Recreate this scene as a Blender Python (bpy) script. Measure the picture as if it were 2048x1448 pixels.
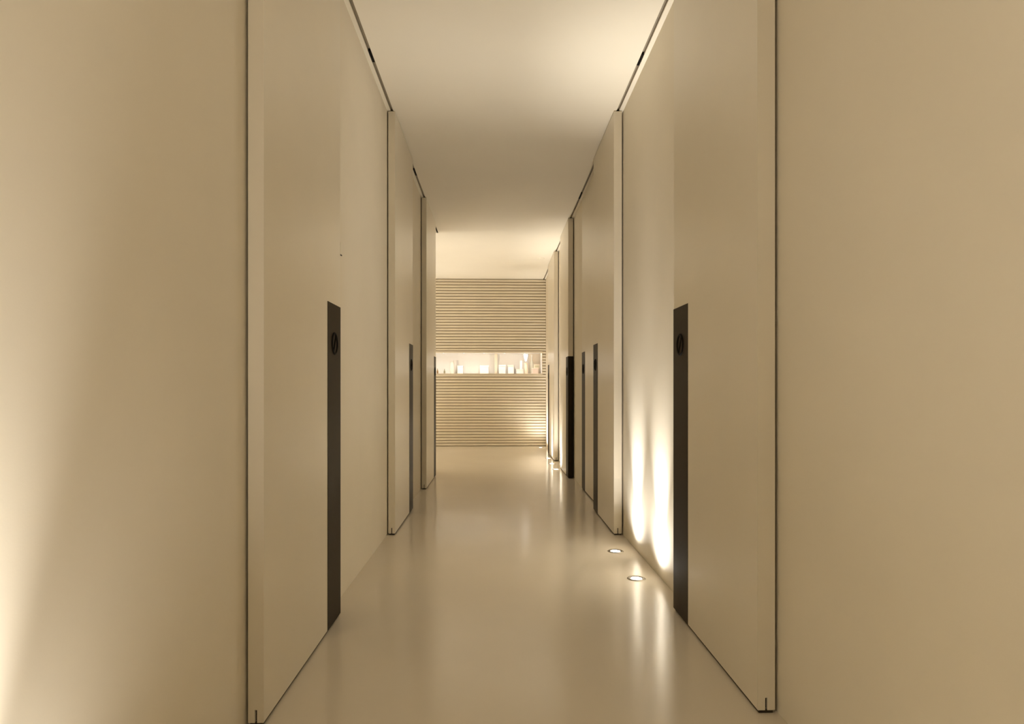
import bpy, bmesh, math, random
from mathutils import Vector, Matrix

S = bpy.context.scene
for o in list(bpy.data.objects):
    bpy.data.objects.remove(o, do_unlink=True)
COL = S.collection
R = math.radians

# ------------------------------------------------------------------ camera, world, exposure
cam_data = bpy.data.cameras.new('camera')
cam_data.sensor_width = 36.0
cam_data.sensor_fit = 'HORIZONTAL'
cam_data.lens = 36.0 * 1300.0 / 2048.0
cam_data.shift_y = (776.7 - 724.0) / 2048.0
cam_data.clip_start = 0.02
cam = bpy.data.objects.new('camera', cam_data)
cam.location = (0, 0, 1.10)
cam.rotation_euler = (R(90), 0, R(-1.434))
COL.objects.link(cam)
S.camera = cam

world = bpy.data.worlds.new('world')
world.use_nodes = True
world.node_tree.nodes['Background'].inputs[0].default_value = (1.0, 0.86, 0.68, 1)
world.node_tree.nodes['Background'].inputs[1].default_value = 0.0
S.world = world
S.view_settings.view_transform = 'Standard'
S.view_settings.look = 'None'
S.view_settings.gamma = 1.0
S.view_settings.use_curve_mapping = False
S.view_settings.exposure = 0.58

LIGHT_COLOUR = (1.0, 0.98, 0.955)
NARROW_W, MID_W, WIDE_W = 62.0, 34.0, 16.0       # the three lobes of one floor uplight
NICHE_W = 3.6
TILT = 9.0                                       # the lamps lean a little towards the wall

# ------------------------------------------------------------------ measures (metres; y runs down the corridor)
CEIL = 3.183
XL, XR = -0.7545, 0.885          # faces of the sliding doors
TL, TR = 0.051, 0.060            # door thickness
WL, WR = -0.815, 0.957           # recessed wall planes
Y0, YEND = -6.0, 12.38
LOBBY_Y, LOBBY_X = 8.74, -2.3
SLOT_L, SLOT_R, SLOT_W = -0.779, 0.917, 0.021
DOOR_B, DOOR_T = 0.011, CEIL - 0.006


# ------------------------------------------------------------------ materials
def material(name, colour, rough=0.5, spec=0.5, metal=0.0, noise=0.0, nscale=30.0, bump=0.0, bscale=200.0, emit=0.0, emit_col=None, coat=0.0, rvar=0.0):
    m = bpy.data.materials.new(name)
    m.use_nodes = True
    nt = m.node_tree
    b = nt.nodes['Principled BSDF']
    b.inputs['Base Color'].default_value = (*colour, 1)
    b.inputs['Roughness'].default_value = rough
    b.inputs['Specular IOR Level'].default_value = spec
    b.inputs['Metallic'].default_value = metal
    b.inputs['Coat Weight'].default_value = coat
    tc = nt.nodes.new('ShaderNodeTexCoord')
    if noise or rvar:
        n = nt.nodes.new('ShaderNodeTexNoise')
        n.inputs['Scale'].default_value = nscale
        n.inputs['Detail'].default_value = 5
        nt.links.new(tc.outputs['Object'], n.inputs['Vector'])
        if noise:
            r = nt.nodes.new('ShaderNodeValToRGB')
            r.color_ramp.elements[0].position = 0.3
            r.color_ramp.elements[1].position = 0.7
            r.color_ramp.elements[0].color = (*[c * (1 - noise) for c in colour], 1)
            r.color_ramp.elements[1].color = (*[min(1, c * (1 + noise)) for c in colour], 1)
            nt.links.new(n.outputs['Fac'], r.inputs['Fac'])
            nt.links.new(r.outputs['Color'], b.inputs['Base Color'])
        if rvar:
            mr = nt.nodes.new('ShaderNodeMapRange')
            mr.inputs['From Min'].default_value = 0.3
            mr.inputs['From Max'].default_value = 0.7
            mr.inputs['To Min'].default_value = rough - rvar
            mr.inputs['To Max'].default_value = rough + rvar
            nt.links.new(n.outputs['Fac'], mr.inputs['Value'])
            nt.links.new(mr.outputs['Result'], b.inputs['Roughness'])
    if bump:
        n2 = nt.nodes.new('ShaderNodeTexNoise')
        n2.inputs['Scale'].default_value = bscale
        n2.inputs['Detail'].default_value = 2
        nt.links.new(tc.outputs['Object'], n2.inputs['Vector'])
        bp = nt.nodes.new('ShaderNodeBump')
        bp.inputs['Strength'].default_value = bump
        bp.inputs['Distance'].default_value = 0.002
        nt.links.new(n2.outputs['Fac'], bp.inputs['Height'])
        nt.links.new(bp.outputs['Normal'], b.inputs['Normal'])
    if emit:
        b.inputs['Emission Color'].default_value = (*(emit_col or LIGHT_COLOUR), 1)
        b.inputs['Emission Strength'].default_value = emit
    return m


M = {}
M['wall'] = material('wall_paint', (0.86, 0.775, 0.62), 0.55, 0.35, noise=0.015, nscale=2.5, bump=0.05)
M['ceiling'] = material('ceiling_paint', (0.88, 0.80, 0.645), 0.8, 0.2, noise=0.012, nscale=2.0)
M['door'] = material('door_lacquer', (0.85, 0.765, 0.61), 0.30, 0.5, noise=0.012, nscale=3.0)
M['floor'] = material('resin_floor', (0.78, 0.70, 0.575), 0.16, 0.5, noise=0.02, nscale=1.6)
M['bronze'] = material('dark_bronze', (0.027, 0.018, 0.008), 0.5, 0.12, noise=0.08, nscale=40)
M['iron'] = material('blackened_iron', (0.006, 0.0045, 0.003), 0.7, 0.12)
M['groove'] = material('groove_shadow_gap', (0.045, 0.033, 0.02), 0.7, 0.3)
M['track'] = material('track_anodised', (0.34, 0.28, 0.19), 0.5, 0.4, noise=0.05)
M['slat'] = material('slat_paint', (0.81, 0.715, 0.56), 0.42, 0.4, noise=0.02, nscale=6)
M['batten'] = material('slat_backing', (0.30, 0.23, 0.14), 0.7, 0.3)
M['niche'] = material('niche_paint', (0.86, 0.82, 0.765), 0.6, 0.2, noise=0.01, nscale=3)
M['steel'] = material('brushed_steel', (0.30, 0.26, 0.20), 0.4, 0.5, metal=0.8, noise=0.05, nscale=60)
M['lens'] = material('lamp_lens', (0.9, 0.88, 0.84), 0.2, 0.5, emit=8.0, emit_col=(1.0, 0.95, 0.86))
M['led'] = material('downlight_led', (0.9, 0.88, 0.84), 0.2, 0.5, emit=9.0, emit_col=(1.0, 0.94, 0.84))
M['fill_strip_glow'] = material('fill_strip_glow', (0.9, 0.88, 0.84), 0.3, 0.5, emit=21.0, emit_col=(1.0, 0.95, 0.87))  # glow of the added fill strip in the niche
M['shade'] = material('pendant_opal', (0.95, 0.93, 0.9), 0.3, 0.5, emit=3.0, emit_col=(1.0, 0.97, 0.9))
M['white'] = material('white_card', (0.82, 0.76, 0.68), 0.6, 0.3, noise=0.01)
M['cream'] = material('cream_card', (0.80, 0.69, 0.54), 0.6, 0.3, noise=0.02)
M['pink'] = material('pale_pink_card', (0.85, 0.70, 0.60), 0.6, 0.3, noise=0.02)
M['olive'] = material('olive_label', (0.55, 0.50, 0.33), 0.6, 0.3)
M['amber'] = material('amber_glass', (0.36, 0.22, 0.09), 0.15, 0.5)
M['greenish'] = material('green_glass', (0.33, 0.29, 0.17), 0.15, 0.5)
M['celadon'] = material('celadon_glaze', (0.70, 0.67, 0.55), 0.3, 0.5, noise=0.02)


# ------------------------------------------------------------------ mesh helpers
def add_box(bm, x0, x1, y0, y1, z0, z1, bevel=0.0):
    r = bmesh.ops.create_cube(bm, size=1.0)
    vs = r['verts']
    for v in vs:
        v.co = Vector(((x0 + x1) / 2 + v.co.x * (x1 - x0), (y0 + y1) / 2 + v.co.y * (y1 - y0), (z0 + z1) / 2 + v.co.z * (z1 - z0)))
    if bevel:
        es = list({e for v in vs for e in v.link_edges})
        bmesh.ops.bevel(bm, geom=es, offset=bevel, segments=2, profile=0.5, affect='EDGES')


def add_prism(bm, pts, axis, a0, a1):
    """extrude a closed outline; axis y: pts are (x, z); axis z: pts are (x, y); axis x: pts are (y, z)"""
    def co(p, t):
        return {'y': (p[0], t, p[1]), 'z': (p[0], p[1], t), 'x': (t, p[0], p[1])}[axis]
    a = [bm.verts.new(co(p, a0)) for p in pts]
    b = [bm.verts.new(co(p, a1)) for p in pts]
    n = len(pts)
    for i in range(n):
        bm.faces.new((a[i], a[(i + 1) % n], b[(i + 1) % n], b[i]))
    bm.faces.new(a[::-1])
    bm.faces.new(b)


def add_lathe(bm, prof, c=(0, 0, 0), seg=32, axis='z', cap=True):
    rings = []
    for r, h in prof:
        ring = []
        for i in range(seg):
            t = 2 * math.pi * i / seg
            u, v = r * math.cos(t), r * math.sin(t)
            p = (u, v, h) if axis == 'z' else (h, u, v)
            ring.append(bm.verts.new((c[0] + p[0], c[1] + p[1], c[2] + p[2])))
        rings.append(ring)
    for a, b in zip(rings, rings[1:]):
        for i in range(seg):
            bm.faces.new((a[i], a[(i + 1) % seg], b[(i + 1) % seg], b[i]))
    if cap:
        bm.faces.new(rings[0][::-1])
        bm.faces.new(rings[-1])


def add_torus(bm, c, R0, r0, seg=36, sub=10, axis='x', sy=1.0):
    rings = []
    for i in range(seg):
        t = 2 * math.pi * i / seg
        ring = []
        for j in range(sub):
            s = 2 * math.pi * j / sub
            u = (R0 + r0 * math.cos(s))
            p = (r0 * math.sin(s), u * math.cos(t) * sy, u * math.sin(t)) if axis == 'x' else (u * math.cos(t), u * math.sin(t), r0 * math.sin(s))
            ring.append(bm.verts.new((c[0] + p[0], c[1] + p[1], c[2] + p[2])))
        rings.append(ring)
    for i in range(seg):
        a, b = rings[i], rings[(i + 1) % seg]
        for j in range(sub):
            bm.faces.new((a[j], a[(j + 1) % sub], b[(j + 1) % sub], b[j]))


def obj(name, bm, mat, parent=None, smooth=False, loc=None):
    bmesh.ops.recalc_face_normals(bm, faces=bm.faces)
    me = bpy.data.meshes.new(name)
    bm.to_mesh(me)
    bm.free()
    if smooth:
        for p in me.polygons:
            p.use_smooth = True
        try:
            me.set_sharp_from_angle(angle=R(40))
        except Exception:
            pass
    me.materials.append(M[mat])
    o = bpy.data.objects.new(name, me)
    COL.objects.link(o)
    if parent:
        o.parent = parent
    if loc:
        o.location = loc
    return o


def box(name, mat, x0, x1, y0, y1, z0, z1, parent=None, bevel=0.0):
    bm = bmesh.new()
    add_box(bm, x0, x1, y0, y1, z0, z1, bevel)
    return obj(name, bm, mat, parent)


def tag(o, label=None, cat=None, group=None, kind=None):
    if label: o['label'] = label
    if cat: o['category'] = cat
    if group: o['group'] = group
    if kind: o['kind'] = kind
    return o


def thing(name, label, cat, loc=(0, 0, 0), group=None, kind=None):
    o = bpy.data.objects.new(name, None)
    o.empty_display_size = 0.1
    o.location = loc
    COL.objects.link(o)
    return tag(o, label, cat, group, kind)


def copy_tree(o, parent=None):
    c = o.copy()
    COL.objects.link(c)
    c.parent = parent
    for ch in list(o.children):
        copy_tree(ch, c)
    return c


# ------------------------------------------------------------------ the setting
fl = box('floor', 'floor', LOBBY_X - 0.1, WR + 0.1, Y0 - 0.1, YEND + 0.3, -0.1, 0.0)
tag(fl, 'polished beige resin floor running the length of the corridor', 'floor', kind='structure')

bm = bmesh.new()
CT = 0.06
add_box(bm, SLOT_L + SLOT_W / 2, SLOT_R - SLOT_W / 2, Y0 - 0.1, YEND + 0.3, CEIL, CEIL + CT)
add_box(bm, SLOT_R + SLOT_W / 2, WR + 0.1, Y0 - 0.1, YEND + 0.3, CEIL, CEIL + CT)
add_box(bm, WL - 0.2, SLOT_L - SLOT_W / 2, Y0 - 0.1, LOBBY_Y, CEIL, CEIL + CT)
add_box(bm, LOBBY_X - 0.1, SLOT_L + SLOT_W / 2, LOBBY_Y, YEND + 0.3, CEIL, CEIL + CT)
ce = obj('ceiling', bm, 'ceiling')
tag(ce, 'smooth cream ceiling lit from below by the floor lights', 'ceiling', kind='structure')

w = box('wall_right', 'wall', WR, WR + 0.1, Y0, YEND + 0.2, 0, CEIL)
tag(w, 'cream plaster wall behind the doors on the side of the floor lights', 'wall', kind='structure')
bm = bmesh.new()
add_prism(bm, [(WL, Y0), (WL, LOBBY_Y), (LOBBY_X, LOBBY_Y), (LOBBY_X, LOBBY_Y - 0.1), (WL - 0.1, LOBBY_Y - 0.1), (WL - 0.1, Y0)], 'z', 0, CEIL)
w = obj('wall_left', bm, 'wall')
tag(w, 'cream plaster wall behind the doors facing the floor lights', 'wall', kind='structure')
w = box('wall_lobby', 'wall', LOBBY_X - 0.1, LOBBY_X, LOBBY_Y - 0.1, YEND + 0.2, 0, CEIL)
tag(w, 'cream side wall of the bay in front of the slatted wall', 'wall', kind='structure')
w = box('wall_front', 'wall', WL - 0.1, WR + 0.1, Y0 - 0.1, Y0, 0, CEIL)
tag(w, 'plain cream wall closing the corridor behind the viewer', 'wall', kind='structure')

# slatted end wall with its lit niche
NX0, NX1 = -1.95, 0.881
NZ0, NZ1 = 1.383, 1.785
NY = YEND + 0.60
bm = bmesh.new()
add_box(bm, LOBBY_X, WR, YEND + 0.012, YEND + 0.06, 0, NZ0 - 0.012)
add_box(bm, LOBBY_X, WR, YEND + 0.012, YEND + 0.06, NZ1 + 0.012, CEIL)
add_box(bm, LOBBY_X, NX0 - 0.012, YEND + 0.012, YEND + 0.06, NZ0 - 0.012, NZ1 + 0.012)
add_box(bm, NX1 + 0.012, WR, YEND + 0.012, YEND + 0.06, NZ0 - 0.012, NZ1 + 0.012)
wb = obj('wall_back', bm, 'batten')
tag(wb, 'end wall of narrow horizontal cream slats with a lit niche', 'wall', kind='structure')

N_SLAT = 58
PITCH = (CEIL - 0.004) / N_SLAT
SLOPE = math.tan(R(0.50))


def slat_mesh(x0, x1):
    """a slat with a rounded nose, tilted a hair so the joint below it is in shade"""
    h = PITCH * 0.80
    pts = [(0.014, 0.0), (0.004, 0.001), (-0.003, 0.006), (-0.006, h * 0.45), (-0.004, h * 0.80), (0.003, h * 0.97), (0.014, h)]
    bm = bmesh.new()
    add_prism(bm, pts, 'x', x0, x1)
    bmesh.ops.recalc_face_normals(bm, faces=bm.faces)
    me = bpy.data.meshes.new('slat')
    bm.to_mesh(me)
    bm.free()
    me.materials.append(M['slat'])
    return me


full = slat_mesh(LOBBY_X + 0.002, WR - 0.002)
right_piece = slat_mesh(NX1 + 0.012, WR - 0.002)
left_piece = slat_mesh(LOBBY_X + 0.002, NX0 - 0.012)
for i in range(N_SLAT):
    z = 0.006 + i * PITCH
    if z + PITCH * 0.9 < NZ0 or z > NZ1:
        kinds = [full]
    else:
        kinds = [right_piece, left_piece]
    for me in kinds:
        o = bpy.data.objects.new('slat', me)
        COL.objects.link(o)
        o.parent = wb
        o.location = (0, YEND, z)

bm = bmesh.new()      # niche shell
t = 0.02
add_box(bm, NX0, NX1, NY, NY + t, NZ0, NZ1)
add_box(bm, NX0 - t, NX1 + t, YEND + 0.014, NY + t, NZ0 - t, NZ0)
add_box(bm, NX0 - t, NX1 + t, YEND + 0.014, NY + t, NZ1, NZ1 + t)
add_box(bm, NX0 - t, NX0, YEND + 0.014, NY + t, NZ0, NZ1)
add_box(bm, NX1, NX1 + t, YEND + 0.014, NY + t, NZ0, NZ1)
nb = obj('niche', bm, 'niche', wb)
bm = bmesh.new()
f = 0.022
add_box(bm, NX0 - f, NX1 + 0.010, YEND - 0.009, YEND + 0.014, NZ0 - f, NZ0)
add_box(bm, NX0 - f, NX1 + 0.010, YEND - 0.009, YEND + 0.014, NZ1 - 0.012, NZ1 + f)
add_box(bm, NX0 - f, NX0, YEND - 0.009, YEND + 0.014, NZ0, NZ1)
add_box(bm, NX1, NX1 + 0.010, YEND - 0.009, YEND + 0.014, NZ0, NZ1)
obj('niche_frame', bm, 'slat', nb)
ls = box('fill_strip', 'fill_strip_glow', NX0 + 0.02, NX1 - 0.02, YEND + 0.0165, YEND + 0.0185, NZ1 - 0.0095, NZ1 - 0.0015, nb)  # added glowing strip, out of sight behind the lip, brightens the niche
px = 0.005                                      # upright between the two halves of the niche
box('niche_post', 'cream', px - 0.028, px + 0.028, YEND + 0.50, NY, NZ0, NZ1, nb)
box('niche_return', 'cream', 0.66, NX1, YEND + 0.52, NY, NZ0, NZ1, nb)


# ------------------------------------------------------------------ sliding doors
def door(n, side, d0, d1, near_strip, label, parts=True, xf=None, th=None):
    xf = xf if xf is not None else (XL if side < 0 else XR)
    th = th if th is not None else (TL if side < 0 else TR)
    root = thing('door_%d' % n, label, 'door', (xf + side * th / 2, (d0 + d1) / 2, 0), kind='structure')
    L = (d1 - d0) / 2
    hx = th / 2
    g, gh, c = 0.0035, 0.042, 0.0015
    b, tp = DOOR_B, DOOR_T
    prof = [(-hx + c, b), (-g, b), (-g, b + gh), (g, b + gh), (g, b), (hx - c, b), (hx, b + c),
            (hx, tp - c), (hx - c, tp), (-hx + c, tp), (-hx, tp - c), (-hx, b + c)]
    bm = bmesh.new()
    add_prism(bm, prof, 'y', -L, L)
    obj('leaf', bm, 'door', root)
    # dark fills standing for the shade in the groove and under the leaf
    box('groove_shade', 'groove', -g * 0.95, g * 0.95, -L + 0.010, L - 0.010, b + 0.004, b + gh - 0.001, root)
    bm = bmesh.new()
    add_box(bm, -hx + 0.006, hx - 0.006, -L + 0.004, L - 0.004, 0.0005, b)
    obj('gap_shade', bm, 'groove', root)
    # hanger plate let into the near end
    box('hanger_plate', 'door', -0.012, 0.012, -L - 0.0008, -L + 0.004, tp - 0.040, tp - 0.002, root)
    # bronze pull strip folded round the closing edge
    e, sw, st = 0.0018, 0.236, 1.492
    sg = -1 if near_strip else 1
    ye, yi = sg * (L + e), sg * (L - sw)
    pts = [(-hx - e, yi), (-hx - e, ye), (hx + e, ye), (hx + e, yi), (hx + 0.0001, yi), (hx + 0.0001, sg * (L + 0.0001)),
           (-hx - 0.0001, sg * (L + 0.0001)), (-hx - 0.0001, yi)]
    bm = bmesh.new()
    add_prism(bm, pts, 'z', b, st)
    strip = obj('pull_strip', bm, 'bronze', root)
    # round ring pull on the corridor face
    fx = -side * (hx + e)
    yc, zc = sg * (L - sw / 2), 1.309
    bm = bmesh.new()
    add_torus(bm, (fx, yc, zc), 0.0475, 0.0055)
    ring = obj('ring_pull', bm, 'iron', strip, smooth=True)
    bm = bmesh.new()
    add_box(bm, -0.004, 0.005, -0.0035, 0.0035, -0.046, 0.046, 0.0015)
    bmesh.ops.rotate(bm, verts=bm.verts, matrix=Matrix.Rotation(R(side * 32), 3, 'X'))
    bmesh.ops.translate(bm, verts=bm.verts, vec=(fx, yc, zc))
    obj('thumb_bar', bm, 'iron', strip)
    return root


door(1, -1, 2.135, 3.172, False, 'cream sliding door opposite the two near floor lights, whole strip and round ring pull showing')
door(2, -1, 4.895, 5.935, False, 'middle cream sliding door of the three facing the floor lights')
door(3, -1, 7.10, 8.20, False, 'cream sliding door next to the bay in front of the slatted wall')
door(4, 1, 2.177, 3.209, False, 'near cream sliding door standing just before the two bright floor lights')
door(5, 1, 4.85, 5.86, False, 'cream sliding door standing just beyond the two near floor lights')
door(6, 1, 6.05, 7.12, False, 'cream door set back flush with the wall behind its neighbours', xf=0.948, th=0.0085)
door(7, 1, 7.92, 8.90, True, 'cream sliding door whose dark strip wraps the edge towards the viewer')
door(8, 1, 9.83, 10.98, False, 'narrow-looking far cream sliding door beside the last floor lights')


# ------------------------------------------------------------------ ceiling tracks
def track(name, x, y1, label, stops):
    root = thing(name, label, 'track', (x, (Y0 + y1) / 2, CEIL))
    L = (y1 - Y0) / 2
    hw = SLOT_W / 2
    bm = bmesh.new()
    pts = [(-hw - 0.002, 0.058), (-hw - 0.002, 0.061), (hw + 0.002, 0.061), (hw + 0.002, 0.058)]
    add_prism(bm, [(-hw + 0.0005, 0.004), (-hw + 0.0005, 0.040), (hw - 0.0005, 0.040), (hw - 0.0005, 0.004), (hw - 0.003, 0.004), (hw - 0.003, 0.016), (-hw + 0.003, 0.016), (-hw + 0.003, 0.004)], 'y', -L, L)
    obj('channel', bm, 'track', root)
    for a, b in stops:
        ym = (a + b) / 2 - (Y0 + y1) / 2
        bm = bmesh.new()
        h = (b - a) / 2
        add_box(bm, -hw + 0.0032, hw - 0.0032, ym - h, ym + h, -0.002, 0.015, 0.001)
        add_lathe(bm, [(0.005, -0.004), (0.005, -0.002)], (0, ym, 0), 12)
        obj('track_stop', bm, 'iron', root)
    return root


track('ceiling_track', SLOT_L, LOBBY_Y - 0.02, 'dark slotted door track in the ceiling over the three facing doors',
      [(4.03, 4.17), (6.21, 6.38), (8.50, 8.70)])
track('ceiling_track', SLOT_R, YEND - 0.02, 'dark slotted door track in the ceiling above the floor lights',
      [(4.03, 4.17), (6.92, 7.12)])


# ------------------------------------------------------------------ floor uplights
def spot(name, parent, loc, watts, size, blend, radius=0.02, up=True, col=LIGHT_COLOUR, tilt=0.0):
    l = bpy.data.lights.new(name, 'SPOT')
    l.energy = watts
    l.color = col
    l.spot_size = R(size)
    l.spot_blend = blend
    l.shadow_soft_size = radius
    o = bpy.data.objects.new(name, l)
    o.location = loc
    o.rotation_euler = (R(180), R(tilt), 0) if up else (0, 0, 0)
    o.parent = parent
    COL.objects.link(o)
    return o


def make_uplight():
    root = thing('floor_uplight', 'uplight', 'light', group='uplights along the corridor floor')
    bm = bmesh.new()
    add_lathe(bm, [(0.0325, 0.0002), (0.0335, 0.0014), (0.040, 0.0040), (0.050, 0.0036), (0.054, 0.0004)], seg=40, cap=False)
    obj('rim', bm, 'steel', root, smooth=True)
    bm = bmesh.new()
    add_lathe(bm, [(0.0322, 0.0002), (0.0322, 0.0008), (0.026, 0.0016), (0.012, 0.0020)], seg=40)
    obj('lens', bm, 'lens', root, smooth=True)
    for nm, w_, s_ in (('narrow_beam', NARROW_W, 46), ('blade_beam', MID_W, 106), ('wide_beam', WIDE_W, 150)):
        spot(nm, root, (0, 0, 0.012), w_, s_, 1.0, tilt=TILT if nm == 'narrow_beam' else 0.0).scale = (1, 0.30 if nm == 'blade_beam' else 1, 1)
    return root


up = make_uplight()
lamps = [(0.813, 3.74, 'bright round floor light beside the near dark door strip'),
         (0.808, 4.37, 'bright round floor light just before the second door on its side'),
         (0.817, 8.81, 'tiny round floor light at the foot of the black-edged door'),
         (0.816, 9.45, 'tiny round floor light between the two far doors'),
         (0.827, 10.19, 'tiny round floor light at the foot of the farthest door'),
         (0.832, 12.04, 'tiny round floor light at the foot of the slatted wall')]
hidden = [(0.81, -1.7), (0.81, -1.1), (-0.66, 0.30), (-0.66, 0.90), (-2.15, 9.6), (-2.15, 10.6), (-2.15, 11.3), (-2.15, 11.9), (-2.15, 9.0)]  # unseen; left-hand and bay ones added as fill, right-hand pair inferred
for i, (x, y, lab) in enumerate(lamps):
    o = up if i == 0 else copy_tree(up)
    o.location = (x, y, 0)
    o['label'] = lab
    if y > 8:                                   # the far group is run on a dimmer
        for ch in o.children:
            if ch.type == 'LIGHT':
                ch.data = ch.data.copy()
                ch.data.energy *= 0.55 if 'blade' in ch.name else 0.85
for x, y in hidden:
    o = copy_tree(up)
    o.location = (x, y, 0)
    o.rotation_euler.z = math.pi if x < 0 else 0.0
    o['label'] = 'unseen round floor light for fill at the foot of the wall'
    o['group'] = 'unseen floor lights for fill'


# ------------------------------------------------------------------ small fittings
bm = bmesh.new()
add_lathe(bm, [(0.018, -0.012), (0.040, -0.010), (0.050, -0.004), (0.052, 0.0)], seg=28)
o = obj('ceiling_sensor', bm, 'ceiling', smooth=True, loc=(0.73, 10.39, CEIL))
tag(o, 'small flat round cover on the bright far ceiling', 'sensor')

root = thing('wall_sensor', 'small pale sensor on the wall past the near strip of the facing door', 'sensor', (WL, 3.425, 1.83))
bm = bmesh.new()
add_box(bm, 0.0, 0.006, -0.018, 0.030, -0.028, 0.035, 0.003)
obj('housing', bm, 'ceiling', root)
bm = bmesh.new()
add_box(bm, 0.0, 0.005, 0.004, 0.026, -0.0325, -0.0281, 0.001)
obj('sensor_eye', bm, 'groove', root)

# ------------------------------------------------------------------ inside the niche
def nx(px, y):
    return (px - 991.45) * y / 1300.0

def nz(py, y):
    return 1.10 + (776.7 - py) * y / 1300.0

dl_y = YEND + 0.24
first = None
dl_lab = ['first niche downlight from the black strip of the far facing door',
          'second niche downlight from the black strip of the far facing door',
          'middle one of the five niche downlights',
          'niche downlight just past the upright post',
          'niche downlight above the glowing cone pendant']
for k, pxx in enumerate((887, 928, 968, 1009, 1050)):
    if first is None:
        first = thing('niche_downlight', '', 'light', group='downlights in the niche')
        bm = bmesh.new()
        add_lathe(bm, [(0.017, -0.002), (0.018, -0.0035), (0.025, -0.003), (0.026, 0.0)], seg=24, cap=False)
        obj('rim', bm, 'steel', first, smooth=True)
        bm = bmesh.new()
        add_lathe(bm, [(0.017, -0.003), (0.017, -0.0005)], seg=24)
        obj('diffuser', bm, 'led', first)
        spot('downlight_beam', first, (0, 0, -0.008), NICHE_W, 150, 1.0, 0.015, up=False, col=(1.0, 0.95, 0.87))
        o = first
    else:
        o = copy_tree(first)
    o.location = (nx(pxx, dl_y), dl_y, NZ1)
    o['label'] = dl_lab[k]

py_ = YEND + 0.30
root = thing('pendant_lamp', 'glowing white cone-shaped pendant hanging in the lit niche', 'lamp', (nx(1051.5, py_), py_, NZ1))
bm = bmesh.new()
add_lathe(bm, [(0.012, -0.012), (0.012, 0.0)], seg=16)
add_lathe(bm, [(0.003, -0.02), (0.003, -0.012)], seg=8)
obj('ceiling_cup', bm, 'steel', root)
bm = bmesh.new()
add_lathe(bm, [(0.012, -0.150), (0.020, -0.120), (0.036, -0.055), (0.041, -0.030), (0.030, -0.022), (0.004, -0.020)], seg=28)
obj('shade', bm, 'shade', root, smooth=True)


def carton(name, cat, label, mat, p0, p1, top, dy, depth=0.16, lid=None, group=None):
    y = YEND + dy
    x0, x1 = nx(p0, y), nx(p1, y)
    z1 = nz(top, y)
    root = thing(name, label, cat, ((x0 + x1) / 2, y + depth / 2, NZ0), group)
    h = z1 - NZ0
    hx = (x1 - x0) / 2
    bm = bmesh.new()
    add_box(bm, -hx, hx, -depth / 2, depth / 2, 0, h * 0.80, 0.003)
    obj('body', bm, mat, root)
    bm = bmesh.new()
    add_box(bm, -hx - 0.002, hx + 0.002, -depth / 2 - 0.002, depth / 2 + 0.002, h * 0.80 + 0.0005, h, 0.003)
    obj('lid', bm, lid or mat, root)
    return root


carton('white_box', 'box', 'low white box with a lid before the niche post', 'white', 960, 977, 731, 0.34)
carton('white_box', 'box', 'square white box just past the niche post', 'white', 997.5, 1011, 730, 0.32)
carton('white_box', 'box', 'cream-white box between the square box and the tall tube', 'white', 1016, 1027.5, 730, 0.42, lid='cream')
carton('white_box', 'box', 'wide low white box under the tall white tube', 'white', 1033, 1047, 738.5, 0.30, depth=0.18)
carton('pink_box', 'box', 'pale pinkish box under the small olive sign in the niche', 'pink', 1064.5, 1077, 736, 0.26)
carton('white_box', 'box', 'small white box beside the pale slender vase', 'white', 915, 926, 731.5, 0.36)


def lathe_thing(name, cat, label, mat, px, top, dy, prof, stopper=None, base=None, group=None, sub='stopper'):
    """prof: radius and height as shares of the whole height"""
    y = YEND + dy
    b = NZ0 if base is None else base
    H = nz(top, y) - b
    root = thing(name, label, cat, (nx(px, y), y, b), group)
    bm = bmesh.new()
    add_lathe(bm, [(r * H, h * H) for r, h in prof], seg=20)
    obj('body', bm, mat, root, smooth=True)
    if stopper:
        bm = bmesh.new()
        add_lathe(bm, [(r * H, h * H) for r, h in stopper], seg=16)
        obj(sub, bm, mat if mat != 'celadon' else 'white', root, smooth=True)
    return root


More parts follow.
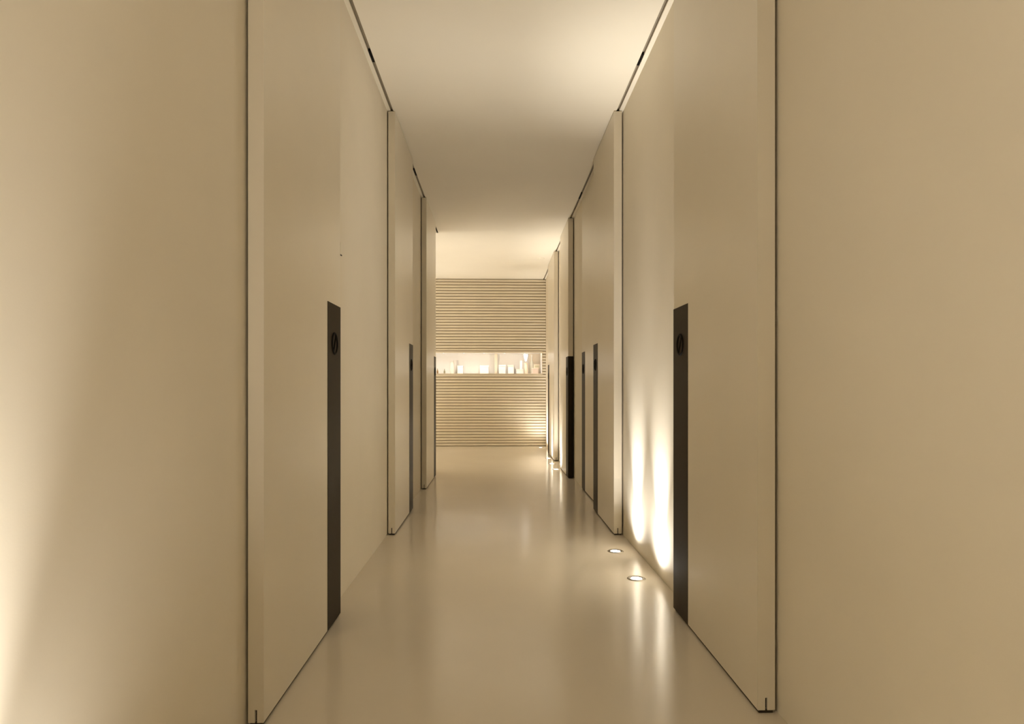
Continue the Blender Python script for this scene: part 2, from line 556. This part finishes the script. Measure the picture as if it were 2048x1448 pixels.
bottle = [(0.16, 0), (0.18, 0.03), (0.18, 0.52), (0.14, 0.62), (0.065, 0.72), (0.065, 0.88)]
cork = [(0.075, 0.885), (0.08, 0.93), (0.07, 1.0)]
lathe_thing('bottle', 'bottle', 'tiny amber bottle at the end of the niche next to the far facing door', 'amber', 875.3, 737.5, 0.14, bottle, cork)
lathe_thing('bottle', 'bottle', 'tiny olive-green bottle second from the far facing door', 'greenish', 889.2, 738, 0.14, bottle, cork)
lathe_thing('vase', 'vase', 'pale celadon slender vase standing in the niche', 'celadon', 904.5, 724, 0.40,
            [(0.12, 0), (0.15, 0.02), (0.17, 0.3), (0.15, 0.7), (0.11, 0.92), (0.13, 1.0)])
lathe_thing('vase', 'vase', 'white flared vase behind the small white box in the niche', 'white', 911, 721, 0.545,
            [(0.08, 0), (0.10, 0.02), (0.12, 0.3), (0.10, 0.65), (0.14, 0.95), (0.15, 1.0)])
lathe_thing('canister', 'canister', 'large cream canister with a lid below the glowing pendant', 'cream', 1052, 725.5, 0.36,
            [(0.17, 0), (0.18, 0.02), (0.18, 0.86)], [(0.19, 0.865), (0.19, 0.95), (0.10, 1.0)], sub='lid')
wide_top = nz(738.5, YEND + 0.30)
lathe_thing('white_tube', 'tube', 'tall white tube standing on the wide low box in the niche', 'white', 1041.8, 721.5, 0.38,
            [(0.13, 0), (0.14, 0.01), (0.14, 0.9)], [(0.145, 0.905), (0.145, 0.99), (0.13, 1.0)], base=wide_top, sub='cap')
lathe_thing('bottle', 'bottle', 'slim pale bottle against the tan end of the niche', 'celadon', 1063.5, 710, 0.45,
            [(0.09, 0), (0.10, 0.02), (0.10, 0.5), (0.08, 0.6), (0.035, 0.7), (0.03, 0.9)], [(0.034, 0.905), (0.034, 1.0)])
sy = YEND + 0.30
sb = nz(736, YEND + 0.26)
root = thing('small_sign', 'small framed olive sign standing on the pinkish box', 'sign', (nx(1073.8, sy), sy + 0.03, sb))
bm = bmesh.new()
w2, h2 = 0.056, nz(728.5, sy) - sb
add_box(bm, -w2, w2, -0.004, 0.004, 0, h2, 0.002)
obj('panel', bm, 'cream', root)
bm = bmesh.new()
add_box(bm, -w2 + 0.018, w2 - 0.012, -0.0055, -0.0042, 0.012, h2 - 0.020)
obj('face', bm, 'olive', root)
